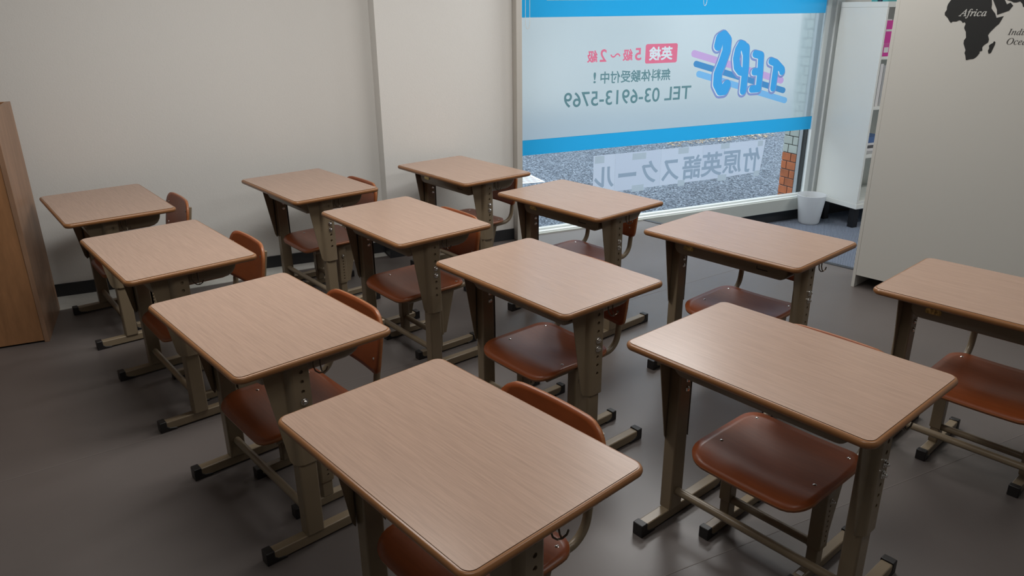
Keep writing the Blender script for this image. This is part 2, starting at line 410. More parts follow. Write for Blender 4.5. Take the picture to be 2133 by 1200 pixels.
# ---- lettering (seen from indoors, so mirrored)
def text_mesh(body, bold=0.0, shear=0.0):
    cu = bpy.data.curves.new('lettering', 'FONT'); cu.body = body; cu.offset = bold; cu.shear = shear
    cu.resolution_u = 4; cu.extrude = 0.0
    o = bpy.data.objects.new('lettering', cu); COL.objects.link(o)
    dg = bpy.context.evaluated_depsgraph_get(); dg.update()
    me = bpy.data.meshes.new_from_object(o.evaluated_get(dg))
    v = [tuple(x.co[:2]) for x in me.vertices]; f = [tuple(p.vertices) for p in me.polygons]
    bpy.data.objects.remove(o); bpy.data.curves.remove(cu); bpy.data.meshes.remove(me)
    return v, f
def fit_text(body, y0, y1, z0, z1, x, bold=0.0, mirror=True, mp=None, shear=0.0):
    v, f = text_mesh(body, bold, shear)
    xs = [p[0] for p in v]; ys = [p[1] for p in v]
    a0, a1, b0, b1 = min(xs), max(xs), min(ys), max(ys)
    m = M()
    pts = []
    for px, py in v:
        s = (px - a0) / (a1 - a0); t = (py - b0) / (b1 - b0)
        yy = y1 - s * (y1 - y0) if mirror else y0 + s * (y1 - y0)
        zz = z0 + t * (z1 - z0)
        pts.append(mp(yy, zz) if mp else (x, yy, zz))
    m.add(pts)
    for q in f: m.face(q)
    return m
def polys_of(m): return [[(m.v[k][1], m.v[k][2]) for k in f] for f in m.f]
def overlay(layers, x, make):
    """flat print: stacked outlines cut against each other so that every spot has one single layer"""
    V, F, L = [], [], []
    for li, (name, mt, polys) in enumerate(layers):
        for P in polys:
            ar = sum(P[q - 1][0] * P[q][1] - P[q][0] * P[q - 1][1] for q in range(len(P)))
            if abs(ar) < 1e-10: continue
            if ar < 0: P = P[::-1]
            k = len(V); V += [Vector((p[0] * 1000, p[1] * 1000)) for p in P]; F.append(list(range(k, k + len(P)))); L.append(li)
    vo, eo, fo, ov, oe, of = mathutils.geometry.delaunay_2d_cdt(V, [(a, b) for q in F for a, b in zip(q, q[1:] + q[:1])], [], 0, 1e-5, False)
    res = [M() for _ in layers]; maps = [dict() for _ in layers]
    G = 20.0; grid = {}; big = []
    for k, q in enumerate(F):
        xs = [V[a].x for a in q]; zs = [V[a].y for a in q]; bb = (min(xs), max(xs), min(zs), max(zs), [(V[a].x, V[a].y) for a in q], L[k])
        if (bb[1] - bb[0]) * (bb[3] - bb[2]) > 60000: big.append(bb); continue
        for gx in range(int(bb[0] // G), int(bb[1] // G) + 1):
            for gz in range(int(bb[2] // G), int(bb[3] // G) + 1): grid.setdefault((gx, gz), []).append(bb)
    def inside(x_, z_, P):
        c = False; (x1, z1) = P[-1]
        for (x2, z2) in P:
            if (z1 > z_) != (z2 > z_) and x_ < (x2 - x1) * (z_ - z1) / (z2 - z1) + x1: c = not c
            x1, z1 = x2, z2
        return c
    for f in fo:
        cx = sum(vo[k].x for k in f) / len(f); cz = sum(vo[k].y for k in f) / len(f); li = -1
        for bb in grid.get((int(cx // G), int(cz // G)), []) + big:
            if bb[5] > li and bb[0] <= cx <= bb[1] and bb[2] <= cz <= bb[3] and inside(cx, cz, bb[4]): li = bb[5]
        if li < 0: continue
        m, mp = res[li], maps[li]; idx = []
        for k in f:
            if k not in mp: mp[k] = m.add([(x, vo[k].x / 1000, vo[k].y / 1000)])[0]
            idx.append(mp[k])
        m.face(idx)
    out = []
    for (name, mt, _), m in zip(layers, res): out.append(make(name, m, mt) if m.f else None)
    return out
def rr_yz(y0, y1, z0, z1, r): return [((y0 + y1) / 2 + a, (z0 + z1) / 2 + b) for a, b in rrect(y1 - y0, z1 - z0, r)]
def tp(body, y0, y1, z0, z1, bold):
    """glyph faces; bold thickens every outline edge by a narrow bar"""
    w = bold * (z1 - z0) * 1.1
    m = fit_text(body, y0 + w, y1 - w, z0 + w, z1 - w, 0, 0.0)
    P = polys_of(m)
    if w <= 0: return P
    cnt = {}
    for q in P:
        for a, b in zip(q, q[1:] + q[:1]):
            k = tuple(sorted((tuple(round(c, 6) for c in a), tuple(round(c, 6) for c in b)))); cnt[k] = cnt.get(k, 0) + 1
    for (a, b), n in cnt.items():
        if n != 1: continue
        dx, dz = b[0] - a[0], b[1] - a[1]; l = math.hypot(dx, dz)
        if l < 1e-6: continue
        dx, dz = dx / l * w, dz / l * w
        P.append([(a[0] - dx * .7 - dz * .7, a[1] - dz * .7 + dx * .7), (a[0] - dx, a[1] - dz), (a[0] - dx * .7 + dz * .7, a[1] - dz * .7 - dx * .7), (a[0] + dz, a[1] - dx), (b[0] + dz, b[1] - dx), (b[0] + dx * .7 + dz * .7, b[1] + dz * .7 - dx * .7), (b[0] + dx, b[1] + dz), (b[0] + dx * .7 - dz * .7, b[1] + dz * .7 + dx * .7), (b[0] - dz, b[1] + dx), (a[0] - dz, a[1] + dx)])
    return P
def stroke(pts, w, n=8):
    """round-ended thick stroke in the window plane"""
    out = []
    for (y0, z0), (y1, z1) in zip(pts, pts[1:]):
        a = math.atan2(z1 - z0, y1 - y0); poly = []
        for k in range(n + 1):
            t = a + math.pi / 2 + math.pi * k / n; poly.append((y0 + w / 2 * math.cos(t), z0 + w / 2 * math.sin(t)))
        for k in range(n + 1):
            t = a - math.pi / 2 + math.pi * k / n; poly.append((y1 + w / 2 * math.cos(t), z1 + w / 2 * math.sin(t)))
        out.append(poly)
    return out
LOGO = [
 ([[(3.493, 1.154), (3.503, 1.201), (3.535, 1.217), (3.567, 1.188), (3.567, 1.119), (3.54, 1.039), (3.51, 0.968), (3.511, 0.899), (3.545, 0.851), (3.58, 0.852), (3.596, 0.886)]], 0.072),
 ([[(3.739, 1.133), (3.75, 1.002), (3.747, 0.839)], [(3.742, 1.09), (3.715, 1.148), (3.689, 1.156), (3.668, 1.121), (3.659, 1.064), (3.673, 1.005), (3.705, 0.974), (3.738, 0.968)]], 0.058),
 ([[(3.826, 1.088), (3.879, 1.076), (3.886, 0.962), (3.886, 0.847), (3.826, 0.847)], [(3.885, 0.967), (3.834, 0.966)]], 0.053),
 ([[(3.978, 1.034), (4.027, 1.018), (4.086, 0.972), (4.090, 0.958)], [(4.028, 1.002), (4.022, 0.845)]], 0.052)]
rect = lambda y0, y1, z0, z1: [(y0, z0), (y1, z0), (y1, z1), (y0, z1)]
LAY = [('frosted_film', 'frosted_film', [rect(GY0, GY1, 0.617, 1.356)]),
 ('badge_panel', 'print_pink', [rr_yz(2.903, 3.157, 1.056, 1.179, 0.014)]),
 ('badge_lettering', 'print_white', tp('英検', 2.932, 3.119, 1.074, 1.161, 0.03))]
for nm, args in (('5', (2.823, 2.872, 1.079, 1.157, 0.02)), ('級', (2.729, 2.804, 1.079, 1.153, 0.026)), ('〜', (2.635, 2.711, 1.102, 1.129, 0.03)), ('2', (2.557, 2.607, 1.079, 1.157, 0.02)), ('級', (2.464, 2.539, 1.077, 1.152, 0.026))):
    LAY.append(('lettering', 'print_pink', tp(nm, *args)))
for nm, args in (('無料体験受付中', (2.566, 3.112, 0.942, 1.019, 0.016)), ('!', (2.514, 2.532, 0.948, 1.016, 0.02)), ('TEL', (3.074, 3.293, 0.809, 0.898, 0.012)), ('03-6913-5769', (2.301, 3.034, 0.804, 0.898, 0.012))):
    LAY.append(('lettering', 'print_teal', tp(nm, *args)))
for mt, p0, p1, w in (('stripe_pink', (3.296, 1.108), (4.093, 0.896), 0.046), ('stripe_blue', (3.318, 1.040), (4.124, 0.824), 0.041), ('stripe_light_blue', (3.348, 0.972), (4.150, 0.751), 0.043)):
    LAY.append(('logo_stripe', mt, stroke([p0, p1], w)))
for L, w in LOGO:
    sh_ = lambda dy, dz, ww: [p for s in L for p in stroke([(y + dy, z + dz) for y, z in s], ww)]
    LAY.append(('logo_outline', 'logo_outline', sh_(-0.006, -0.006, w + 0.024)))
    LAY.append(('logo_highlight', 'print_white', sh_(-0.0065, -0.003, w - 0.001)))
    LAY.append(('logo_letter', 'logo_blue', sh_(0.002, 0.001, w)))
film_box = []
def mk_film(name, m, mt):
    o = wpart(name, m, mt, film_box[0] if film_box else None, smooth=False, fix=False)
    if not film_box: film_box.append(o)
    return o
overlay(LAY, -4.320, mk_film)

# ---- paper banner taped to the glass under the blue band
ban = tag(empty('paper_banner', (-4.316, 3.26, 0.22)), 'long white paper banner with big grey mirrored characters taped to the window glass', 'banner')
def bpart(name, m, material, **k):
    m.v = [(x + 4.316, y - 3.26, z - 0.22) for x, y, z in m.v]
    return obj(name, m, material, ban, smooth=False, **k)
ys = [2.530, 2.700, 3.075, 3.435, 3.63, 4.005]
XB = -4.3155
BL = []
for k, (a, b) in enumerate(zip(ys, ys[1:])):
    zb = lambda y: 0.214 + (y - 2.53) * 0.008
    quad = [(a + 0.0004, zb(a)), (3.978, 0.238), (4.005, 0.476), (a + 0.0004, 0.476)] if b > 4.0 else [(a + 0.0004, zb(a)), (b - 0.0004, zb(b)), (b - 0.0004, 0.476), (a + 0.0004, 0.476)]
    BL.append(('paper_sheet', 'banner_paper' if k % 2 else 'banner_paper_light', [quad]))
for ch, y0, y1, z0, z1 in (('竹', 3.806, 3.968, 0.243, 0.423), ('原', 3.623, 3.795, 0.247, 0.417), ('英', 3.429, 3.616, 0.244, 0.422), ('語', 3.264, 3.427, 0.240, 0.414), ('ス', 3.088, 3.235, 0.247, 0.396), ('ク', 2.919, 3.054, 0.248, 0.405), ('ー', 2.729, 2.875, 0.308, 0.338), ('ル', 2.540, 2.694, 0.252, 0.395)):
    BL.append(('lettering', 'banner_ink', tp(ch, y0, y1, z0, z1, 0.022 if ch != 'ー' else 0.0)))
for t_ in ((2.54, 2.614, .422, .471), (2.838, 2.949, .422, .466), (3.219, 3.308, .431, .473), (3.593, 3.671, .436, .476), (3.934, 3.982, .43, .47), (2.844, 2.941, .197, .243), (3.231, 3.29, .198, .241), (3.586, 3.665, .201, .246), (3.922, 3.974, .204, .246)):
    BL.append(('tape_piece', 'tape', [rect(*t_)]))
overlay(BL, XB, lambda n_, m_, t_: bpart(n_, m_, t_, fix=False))

# ---- roller blinds with bead chains
def blind(y0, y1, lab, chain_y, zc):
    b = tag(empty('roller_blind', (-4.24, (y0 + y1) / 2, 1.45)), lab, 'blind')
    off = Vector(b.location)
    def part(name, m, mt, par=None, **k):
        m.v = [(x - off.x, y - off.y, z - off.z) for x, y, z in m.v]
        return obj(name, m, mt, par or b, **k)
    part('blind_fabric', M().box(-4.2405, -4.2395, y0 + .005, y1 - .005, 1.46, 2.33), 'blind_fabric', smooth=False)
    part('bottom_rail', M().box(-4.246, -4.234, y0, y1, 1.450, 1.468), 'blind_rail', bevel=0.003)
    part('roller', M().tube([(-4.24, y0, 2.34), (-4.24, y1, 2.34)], 0.025, 12), 'aluminium_white')
    m = M(); w = 0.028
    pts = [(-4.225, chain_y, 2.33), (-4.225, chain_y, zc + 0.05)]
    for k in range(9):
        a = math.pi + math.pi * k / 8
        pts.append((-4.225, chain_y + w / 2 + w / 2 * math.cos(a), zc + 0.035 + 0.035 * math.sin(a)))
    pts += [(-4.225, chain_y + w, zc + 0.05), (-4.225, chain_y + w, 2.33)]
    m.tube(pts, 0.0009, 5)
    L = [Vector(p) for p in pts]; d = 0.0
    for a, c in zip(L, L[1:]):
        ln = (c - a).length; t = -d
        while t < ln:
            if t >= 0:
                q = a + (c - a) * (t / ln)
                m.lathe([(0.0004, -0.0022), (0.0018, -0.0012), (0.0022, 0), (0.0018, 0.0012), (0.0004, 0.0022)], 5, tuple(q))
            t += 0.0075
        d = ln - (t - 0.0075) if t > 0 else d
        d = 0.0
    part('bead_chain', m, 'bead_plastic')['kind'] = 'stuff'
blind(2.133, 3.250, 'white roller blind at the left of the window with a long bead chain', 1.985, 1.292)
blind(3.258, 4.425, 'white roller blind at the right of the window with a short bead chain', 3.268, 1.412)

# ------------------------------------------------------------------ outdoors
GZ = -0.22
struct(box_obj('ground', (-40, -4.41, -25, 35, GZ - 0.1, GZ), 'asphalt'))
struct(box_obj('trim_3', (-4.56, -4.41, 1.90, 4.42, GZ, GZ + 0.035), 'concrete', bevel=0.004))
struct(box_obj('wall_street_added', (-12.4, -12.0, -22, 26, GZ, 4.6), 'street_wall'))  # unseen wall opposite, added to block low sky light behind the frosted film
# tiled pier at the right end of the window
pier = struct(box_obj('wall_pier', (-4.558, -4.414, 4.425, 5.0, GZ, 2.6), 'tile_joint'))
def piece(name, b, mt, par, bevel=0.002):
    return obj(name, M().box(*b), mt, par, bevel=bevel, smooth=False, seg=1)
zz = GZ; row = 0
pitch = 0.0665
while zz < 1.75:
    mt = 'tile_orange' if zz + pitch / 2 < 0.325 else 'tile_cream'
    xs = [(-4.562, -4.508), (-4.502, -4.410)] if row % 2 == 0 else [(-4.562, -4.470), (-4.464, -4.410)]
    for a, b in xs: piece('tile', (a, b, 4.420, 4.432, zz + 0.003, zz + pitch - 0.003), mt, pier)
    for k in range(4):
        y0 = 4.436 + k * 0.114 - (0.057 if row % 2 else 0)
        if y0 < 4.434: y0 = 4.436
        piece('tile', (-4.564, -4.556, y0, 4.436 + k * 0.114 + (0.05 if row % 2 else 0.107), zz + 0.003, zz + pitch - 0.003), mt, pier)
    zz += pitch; row += 1
struct(box_obj('trim_4', (-4.410, -4.374, 4.424, 4.60, GZ, 2.5), 'aluminium', bevel=0.002))
struct(box_obj('trim_5', (-4.374, -4.340, 4.432, 4.60, GZ, 2.5), 'gasket'))
struct(box_obj('wall_pier_left', (-4.70, -4.41, 0.6, 1.93, GZ, 2.6), 'tile_brown', bevel=0.004))
# leaf litter beyond the asphalt
m = M(); rnd = random.Random(3)
for k in range(420):
    x = -7.60 - rnd.random() * 1.0; y = 5.6 + rnd.random() * 1.75; z = GZ + 0.004 + rnd.random() * 0.02
    a = rnd.random() * 6.28; l = 0.02 + rnd.random() * 0.03; w = l * 0.4; t = rnd.random() * 0.015
    c, s_ = math.cos(a), math.sin(a)
    i = m.add([(x - l * c, y - l * s_, z), (x - w * s_ * .6, y + w * c * .6, z + t), (x + l * c, y + l * s_, z + t * .4), (x + w * s_ * .6, y - w * c * .6, z + t)])
    m.face(i)
tag(obj('leaf_litter', m, 'dry_leaf', smooth=False, fix=False), 'brown dry leaves scattered on the ground outside behind the banner', 'leaves', kind='stuff')
m = M().lathe([(0.002, 0.012), (0.03, 0.011), (0.05, 0.004), (0.052, 0.0)], 14)
m.v = [(x * 0.8, y * 1.7, z) for x, y, z in m.v]
o = obj('fallen_leaf', m, 'black_leaf'); o.location = (-4.95, 3.72, GZ); tag(o, 'dark flat leaf lying on the asphalt just outside the window glass', 'leaf')
# white printed notice lying on the asphalt
nt_ = tag(empty('notice_board', (-6.54, 3.286, GZ)), 'white printed notice with a red mark lying on the asphalt outside the window', 'sign')
d1 = Vector((-0.40, 0.014, 0)).normalized(); d2 = Vector((-0.023, -0.258, 0)).normalized()
def npart(name, a0, a1, b0, b1, z0, z1, mt):
    m = M(); P = lambda a, b, z: tuple(d1 * a + d2 * b + Vector((0, 0, z)))
    m.box(a0, a1, b0, b1, z0, z1, fn=P); return obj(name, m, mt, nt_, smooth=False)
npart('notice_panel', 0, 0.62, 0, 0.45, 0.0, 0.006, 'sign_white')
rnd = random.Random(5)
for k in range(9):
    npart('print_line', 0.05 + k * 0.045, 0.065 + k * 0.045, 0.03, 0.12 + rnd.random() * 0.18, 0.006, 0.0064, 'sign_ink')
npart('print_mark', 0.05, 0.11, 0.27, 0.40, 0.006, 0.0066, 'sign_red')

# ------------------------------------------------------------------ waste bin
binx = tag(empty('waste_bin', (-4.165, 4.385, -0.175)), 'frosted white plastic waste bin on the blue carpet under the window corner', 'bin')
obj('bin_body', M().lathe([(0.0, 0.004), (0.074, 0.004), (0.078, 0.012), (0.105, 0.215), (0.108, 0.222), (0.1055, 0.224), (0.102, 0.215), (0.075, 0.014), (0.0, 0.010)], 40), 'bin_plastic', binx)
obj('bin_foot', M().lathe([(0.0, 0.0), (0.070, 0.0), (0.072, 0.005), (0.0, 0.005)], 32), 'bin_plastic', binx)

# ------------------------------------------------------------------ white shelf by the window
SX0, SX1, SY0, SY1 = -4.272, -3.872, 4.535, 5.32
sh = tag(empty('white_shelf_unit', (SX1, SY0, -0.175)), 'tall white open shelf unit on black legs beside the window', 'shelf')
def spart(name, b, mt, bevel=0.0015, par=None):
    return obj(name, M().box(b[0] - SX1, b[1] - SX1, b[2] - SY0, b[3] - SY0, b[4] + 0.175, b[5] + 0.175), mt, par or sh, bevel=bevel)
for y0 in (SY0, SY1 - 0.018): spart('side_panel', (SX0, SX1, y0, y0 + 0.018, 0.016, 1.391), 'shelf_white')
spart('base_board', (SX0, SX1 + 0.002, SY0 - 0.002, SY1 + 0.002, -0.020, 0.016), 'shelf_white')
spart('top_board', (SX0, SX1 + 0.002, SY0 - 0.001, SY1 + 0.001, 1.3915, 1.427), 'shelf_white')
spart('back_panel', (SX0, SX0 + 0.006, SY0 + 0.018, SY1 - 0.018, 0.016, 1.391), 'shelf_white', 0)
for z0, z1 in ((1.048, 1.069), (0.704, 0.727), (0.359, 0.383), (0.016, 0.040)):
    spart('shelf_board', (SX0 + 0.006, SX1 - 0.004, SY0 + 0.018, SY1 - 0.018, z0, z1), 'shelf_white')
for x0 in (SX0 + 0.03, SX1 - 0.085):
    for y0 in (SY0 + 0.03, SY1 - 0.08): spart('leg', (x0, x0 + 0.05, y0, y0 + 0.05, -0.175, -0.02), 'shelf_leg_black')
def book(name, y0, w, z0, h, depth, mt, lab, cat, dx=0.03, tilt=0.0):
    o = tag(empty(name, (SX1 - dx, y0, z0)), lab, cat)
    sk = lambda x, y, z: (x, y + z * tilt, z)
    obj('cover', M().box(-depth, 0, 0, w, 0, h, fn=sk), mt, o, bevel=0.001)
    return o
ya = SY0 + 0.0195
b = book('box_file', ya + 0.009, 0.085, 1.0695, 0.236, 0.28, 'magenta_paper', 'bright magenta box file standing on the upper shelf', 'file', 0.012)
obj('name_sticker', M().box(0.0003, 0.0008, 0.012, 0.055, 0.025, 0.060), 'paper_white', b, smooth=False)
m = M()
for i in range(6):
    for j in range(3):
        m.lathe([(0.0, 0.0006), (0.0022, 0.0006)], 6, (0.0, 0.006 + i * 0.0125, 0.068 + j * 0.009), axis='x')
obj('dot_print', m, 'paper_white', b, smooth=False, fix=False)
obj('title_print', M().box(0.0003, 0.0007, 0.006, 0.075, 0.165, 0.178), 'paper_white', b, smooth=False)
obj('paper_stack', M().box(-0.27, -0.01, 0.003, 0.06, 0.236, 0.243), 'paper_white', b, smooth=False)
book('document_folder', ya + 0.0005, 0.0075, 1.0695, 0.07, 0.22, 'file_grey', 'thin low grey folder squeezed between the shelf side and the magenta box file', 'folder', 0.02)
for k, (w, mt, h) in enumerate(((0.024, 'file_grey', 0.286), (0.03, 'paper_white', 0.29), (0.03, 'file_grey', 0.28), (0.025, 'file_dark', 0.27))):
    book('file_folder', ya + 0.004 + k * 0.034, w, 0.7275, h, 0.27, mt, ['grey file folder standing first from the side on the middle shelf', 'white file folder second from the side on the middle shelf', 'lighter grey file folder third from the side on the middle shelf', 'dark file folder fourth from the side on the middle shelf'][k], 'folder', 0.03)
for k, (h, mt, lab) in enumerate(((0.020, 'file_grey', 'flat grey book at the bottom of the pile on the lower shelf'), (0.020, 'paper_white', 'flat white book second from the bottom of the lower shelf pile'), (0.022, 'file_dark', 'flat dark book in the middle of the lower shelf pile'), (0.016, 'paper_white', 'flat white book under the blue one in the lower shelf pile'), (0.04, 'book_blue', 'flat blue book on top of the pile on the lower shelf'))):
    z = 0.3835 + [0, 0.0205, 0.041, 0.0635, 0.080][k]
    book('flat_book', ya + 0.012 + 0.003 * (k % 2), 0.20, z, h, 0.26, mt, lab, 'book', 0.03)
for k, (mt, w, lab) in enumerate((('book_teal', 0.05, 'teal book standing on top of the white shelf unit, nearest the window'), ('book_navy', 0.03, 'dark navy book between the teal books on top of the shelf unit'), ('book_teal', 0.045, 'second teal book on top of the shelf unit behind the navy one'))):
    o = tag(empty('teal_book' if k != 1 else 'navy_book', (SX1 - 0.16 + [0, 0.056, 0.092][k], SY0 + 0.02, 1.4275)), lab, 'book')
    obj('cover', M().box(0, w, 0, 0.19, 0, 0.25), mt, o, bevel=0.001)

# ------------------------------------------------------------------ white bookcase seen from the back, with the world map
PA = R(18.5)
bc = tag(empty('white_bookcase', (-2.655, 3.165, 0), PA), 'tall white bookcase seen from its back with a black world map on it', 'bookcase')
def bcp(name, b, mt, bevel=0.0015): return obj(name, M().box(*b), mt, bc, bevel=bevel)
bcp('side_panel', (-0.003, 0.0145, 0.0, 0.25, 0.0, 1.80), 'bookcase_white')
bcp('side_panel', (1.75, 1.768, 0.0, 0.25, 0.0, 1.80), 'bookcase_white')
bcp('back_panel', (0.0146, 1.7499, 0.0005, 0.0065, 0.070, 1.80), 'bookcase_white', 0)
bcp('bottom_board', (0.0146, 1.7499, 0.0066, 0.245, 0.072, 0.092), 'bookcase_white')
bcp('top_board', (0.0146, 1.7499, 0.0066, 0.245, 1.78, 1.80), 'bookcase_white')
bcp('kick_plate', (0.0146, 1.7499, 0.215, 0.230, 0.0, 0.0715), 'bookcase_white')
for z in (0.5, 0.92, 1.35): bcp('shelf_board', (0.0146, 1.7499, 0.0066, 0.24, z, z + 0.02), 'bookcase_white')
AF = [(0.231, 1.424), (0.222, 1.407), (0.22, 1.395), (0.221, 1.383), (0.215, 1.371), (0.217, 1.361), (0.231, 1.349), (0.24, 1.336), (0.248, 1.328), (0.254, 1.334), (0.269, 1.334), (0.281, 1.34), (0.289, 1.337), (0.296, 1.328), (0.304, 1.332), (0.309, 1.324), (0.306, 1.312), (0.307, 1.305), (0.316, 1.291), (0.321, 1.267), (0.315, 1.255), (0.316, 1.241), (0.329, 1.214), (0.327, 1.202), (0.333, 1.19), (0.338, 1.173), (0.342, 1.172), (0.353, 1.176), (0.367, 1.178), (0.377, 1.186), (0.387, 1.203), (0.386, 1.21), (0.396, 1.214), (0.393, 1.228), (0.398, 1.237), (0.412, 1.249), (0.413, 1.262), (0.406, 1.279), (0.412, 1.292), (0.43, 1.316), (0.439, 1.325), (0.451, 1.357), (0.425, 1.35), (0.417, 1.367), (0.406, 1.379), (0.398, 1.389), (0.397, 1.404), (0.391, 1.43), (0.385, 1.458), (0.36, 1.455), (0.34, 1.464), (0.31, 1.478), (0.27, 1.474), (0.25, 1.452)]
MAD = [(0.435, 1.255), (0.44, 1.251), (0.44, 1.241), (0.432, 1.207), (0.427, 1.203), (0.422, 1.203), (0.418, 1.215), (0.421, 1.224), (0.418, 1.236), (0.423, 1.242), (0.431, 1.247)]
AR = [(0.394, 1.44), (0.398, 1.422), (0.408, 1.404), (0.42, 1.383), (0.425, 1.362), (0.467, 1.379), (0.475, 1.394), (0.478, 1.399), (0.466, 1.411), (0.454, 1.404), (0.443, 1.421), (0.432, 1.45)]
IND = [(0.444, 1.45), (0.45, 1.421), (0.466, 1.417), (0.477, 1.411), (0.488, 1.411), (0.501, 1.415), (0.511, 1.405), (0.515, 1.394), (0.523, 1.390), (0.535, 1.350), (0.548, 1.318), (0.558, 1.345), (0.575, 1.385), (0.60, 1.40), (0.62, 1.37), (0.64, 1.40), (0.67, 1.46), (0.60, 1.52), (0.50, 1.50)]
for P in (AF, MAD, AR, IND):
    obj('map_land', M().prism(P[::-1], -0.0006, 0.0004, axis='y'), 'map_black', bc, smooth=False)
def maptext(body, a0, a1, z0, z1, mt, bold, y):
    obj('map_lettering', fit_text(body, a0, a1, z0, z1, 0, bold, mirror=False, mp=lambda a, z: (a, y, z)), mt, bc, smooth=False, fix=False)
maptext('𝐴𝑓𝑟𝑖𝑐𝑎', 0.274, 0.384, 1.347, 1.387, 'map_white', 0.012, -0.0012)
maptext('𝐼𝑛𝑑𝑖𝑎𝑛', 0.480, 0.575, 1.281, 1.307, 'map_grey', 0.0, -0.0004)
maptext('𝑂𝑐𝑒𝑎𝑛', 0.483, 0.578, 1.242, 1.269, 'map_grey', 0.0, -0.0004)

# ------------------------------------------------------------------ wooden cabinet at the left edge
LX0, LX1, LY0, LY1, LH = -4.133, -3.70, -1.25, -0.672, 1.030
lc = tag(empty('wooden_cabinet', (LX1, LY1, 0)), 'tall oak wood cabinet with an open top at the left edge by the wall', 'cabinet')
def lcp(name, b, mt, bevel=0.001): return obj(name, M().box(b[0] - LX1, b[1] - LX1, b[2] - LY1, b[3] - LY1, b[4], b[5]), mt, lc, bevel=bevel)
lcp('side_panel', (LX0, LX1, LY1 - 0.02, LY1, 0.0, LH), 'oak_side')
lcp('side_panel', (LX0, LX1, LY0, LY0 + 0.02, 0.0, LH), 'oak_side')
lcp('front_panel', (LX1 - 0.022, LX1 - 0.003, LY0 + 0.0201, LY1 - 0.0201, 0.008, LH), 'oak_front')
lcp('back_panel', (LX0 + 0.002, LX0 + 0.020, LY0 + 0.0201, LY1 - 0.0201, 0.0, LH), 'oak_front')
lcp('inner_board', (LX0 + 0.0201, LX1 - 0.0221, LY0 + 0.0201, LY1 - 0.0201, 0.90, 0.92), 'oak_front')

# ------------------------------------------------------------------ student desk (prototype)
DH = 0.593
def hole_plate(m, u, y0, y1, z_list, pitch, yc, r, zt, zb, depth_u):
    """vertical plate at x=u with a column of round holes, plus short hole walls"""
    def cell(zc):
        za, zb_ = zc - pitch / 2, zc + pitch / 2
        n = 12; ring = []; sq = []
        for k in range(n):
            a = 2 * math.pi * k / n + math.pi / n
            ring.append((u, yc + r * math.cos(a), zc + r * math.sin(a)))
        c = m.add([(u, y0, za), (u, y1, za), (u, y1, zb_), (u, y0, zb_)])
        i = m.add(ring); j = m.add([(depth_u, p[1], p[2]) for p in ring])
        # ring angles start at 15deg ; quadrants: +y+z k0..2, -y+z k3..5, -y-z k6..8, +y-z k9..11
        m.face((c[2], i[0], i[1])); m.face((c[2], i[1], i[2])); m.face((c[3], i[3], i[4])); m.face((c[3], i[4], i[5]))
        m.face((c[0], i[6], i[7])); m.face((c[0], i[7], i[8])); m.face((c[1], i[9], i[10])); m.face((c[1], i[10], i[11]))
        m.face((c[2], i[2], i[3], c[3])); m.face((c[3], i[5], i[6], c[0])); m.face((c[0], i[8], i[9], c[1])); m.face((c[1], i[11], i[0], c[2]))
        for k in range(n): m.face((i[k], i[(k + 1) % n], j[(k + 1) % n], j[k]))
    for zc in z_list: cell(zc)
    top = max(z_list) + pitch / 2; bot = min(z_list) - pitch / 2
    if zt > top: m.face(m.add([(u, y0, top), (u, y1, top), (u, y1, zt), (u, y0, zt)]))
    if zb < bot: m.face(m.add([(u, y0, zb), (u, y1, zb), (u, y1, bot), (u, y0, bot)]))
def bolt_mesh(s, u, y, z, r=0.0068, inner=None):
    pr = [(r * 1.6, 0.0), (r * 1.6, 0.0015), (r * 1.25, 0.0016), (r * 1.2, 0.005), (r * 0.75, 0.0055), (r * 0.72, 0.009), (r * 0.4, 0.011), (0.0, 0.0115)]
    inn = inner - u
    prof = [(0.0, inn - s * 0.004), (r * 0.9, inn - s * 0.003), (r * 1.2, inn), (r * 0.6, inn + s * 0.001)] + [(a, s * h) for a, h in pr]
    return M().lathe(prof, 10, (u, y, z), axis='x')
def foot(parent, u, hw, y0, y1, h, cap):
    fb = obj('foot_bar', M().box(u - hw, u + hw, y0 + 0.008, y1 - 0.008, 0.005, h), 'khaki_steel', parent, bevel=0.003)
    for ya_, d in ((y0, 1), (y1, -1)):
        prof = [(ya_, 0.0), (ya_, h + 0.004), (ya_ + d * cap * 0.8, h + 0.004), (ya_ + d * cap * 0.8, h * 0.55), (ya_ + d * cap * 1.1, h * 0.35), (ya_ + d * cap * 1.9, h * 0.22), (ya_ + d * cap * 2.0, 0.0)]
        obj('foot_cap', M().prism(prof, u - hw - 0.002, u + hw + 0.002, axis='x'), 'black_rubber', fb, bevel=0.0025)
    return fb

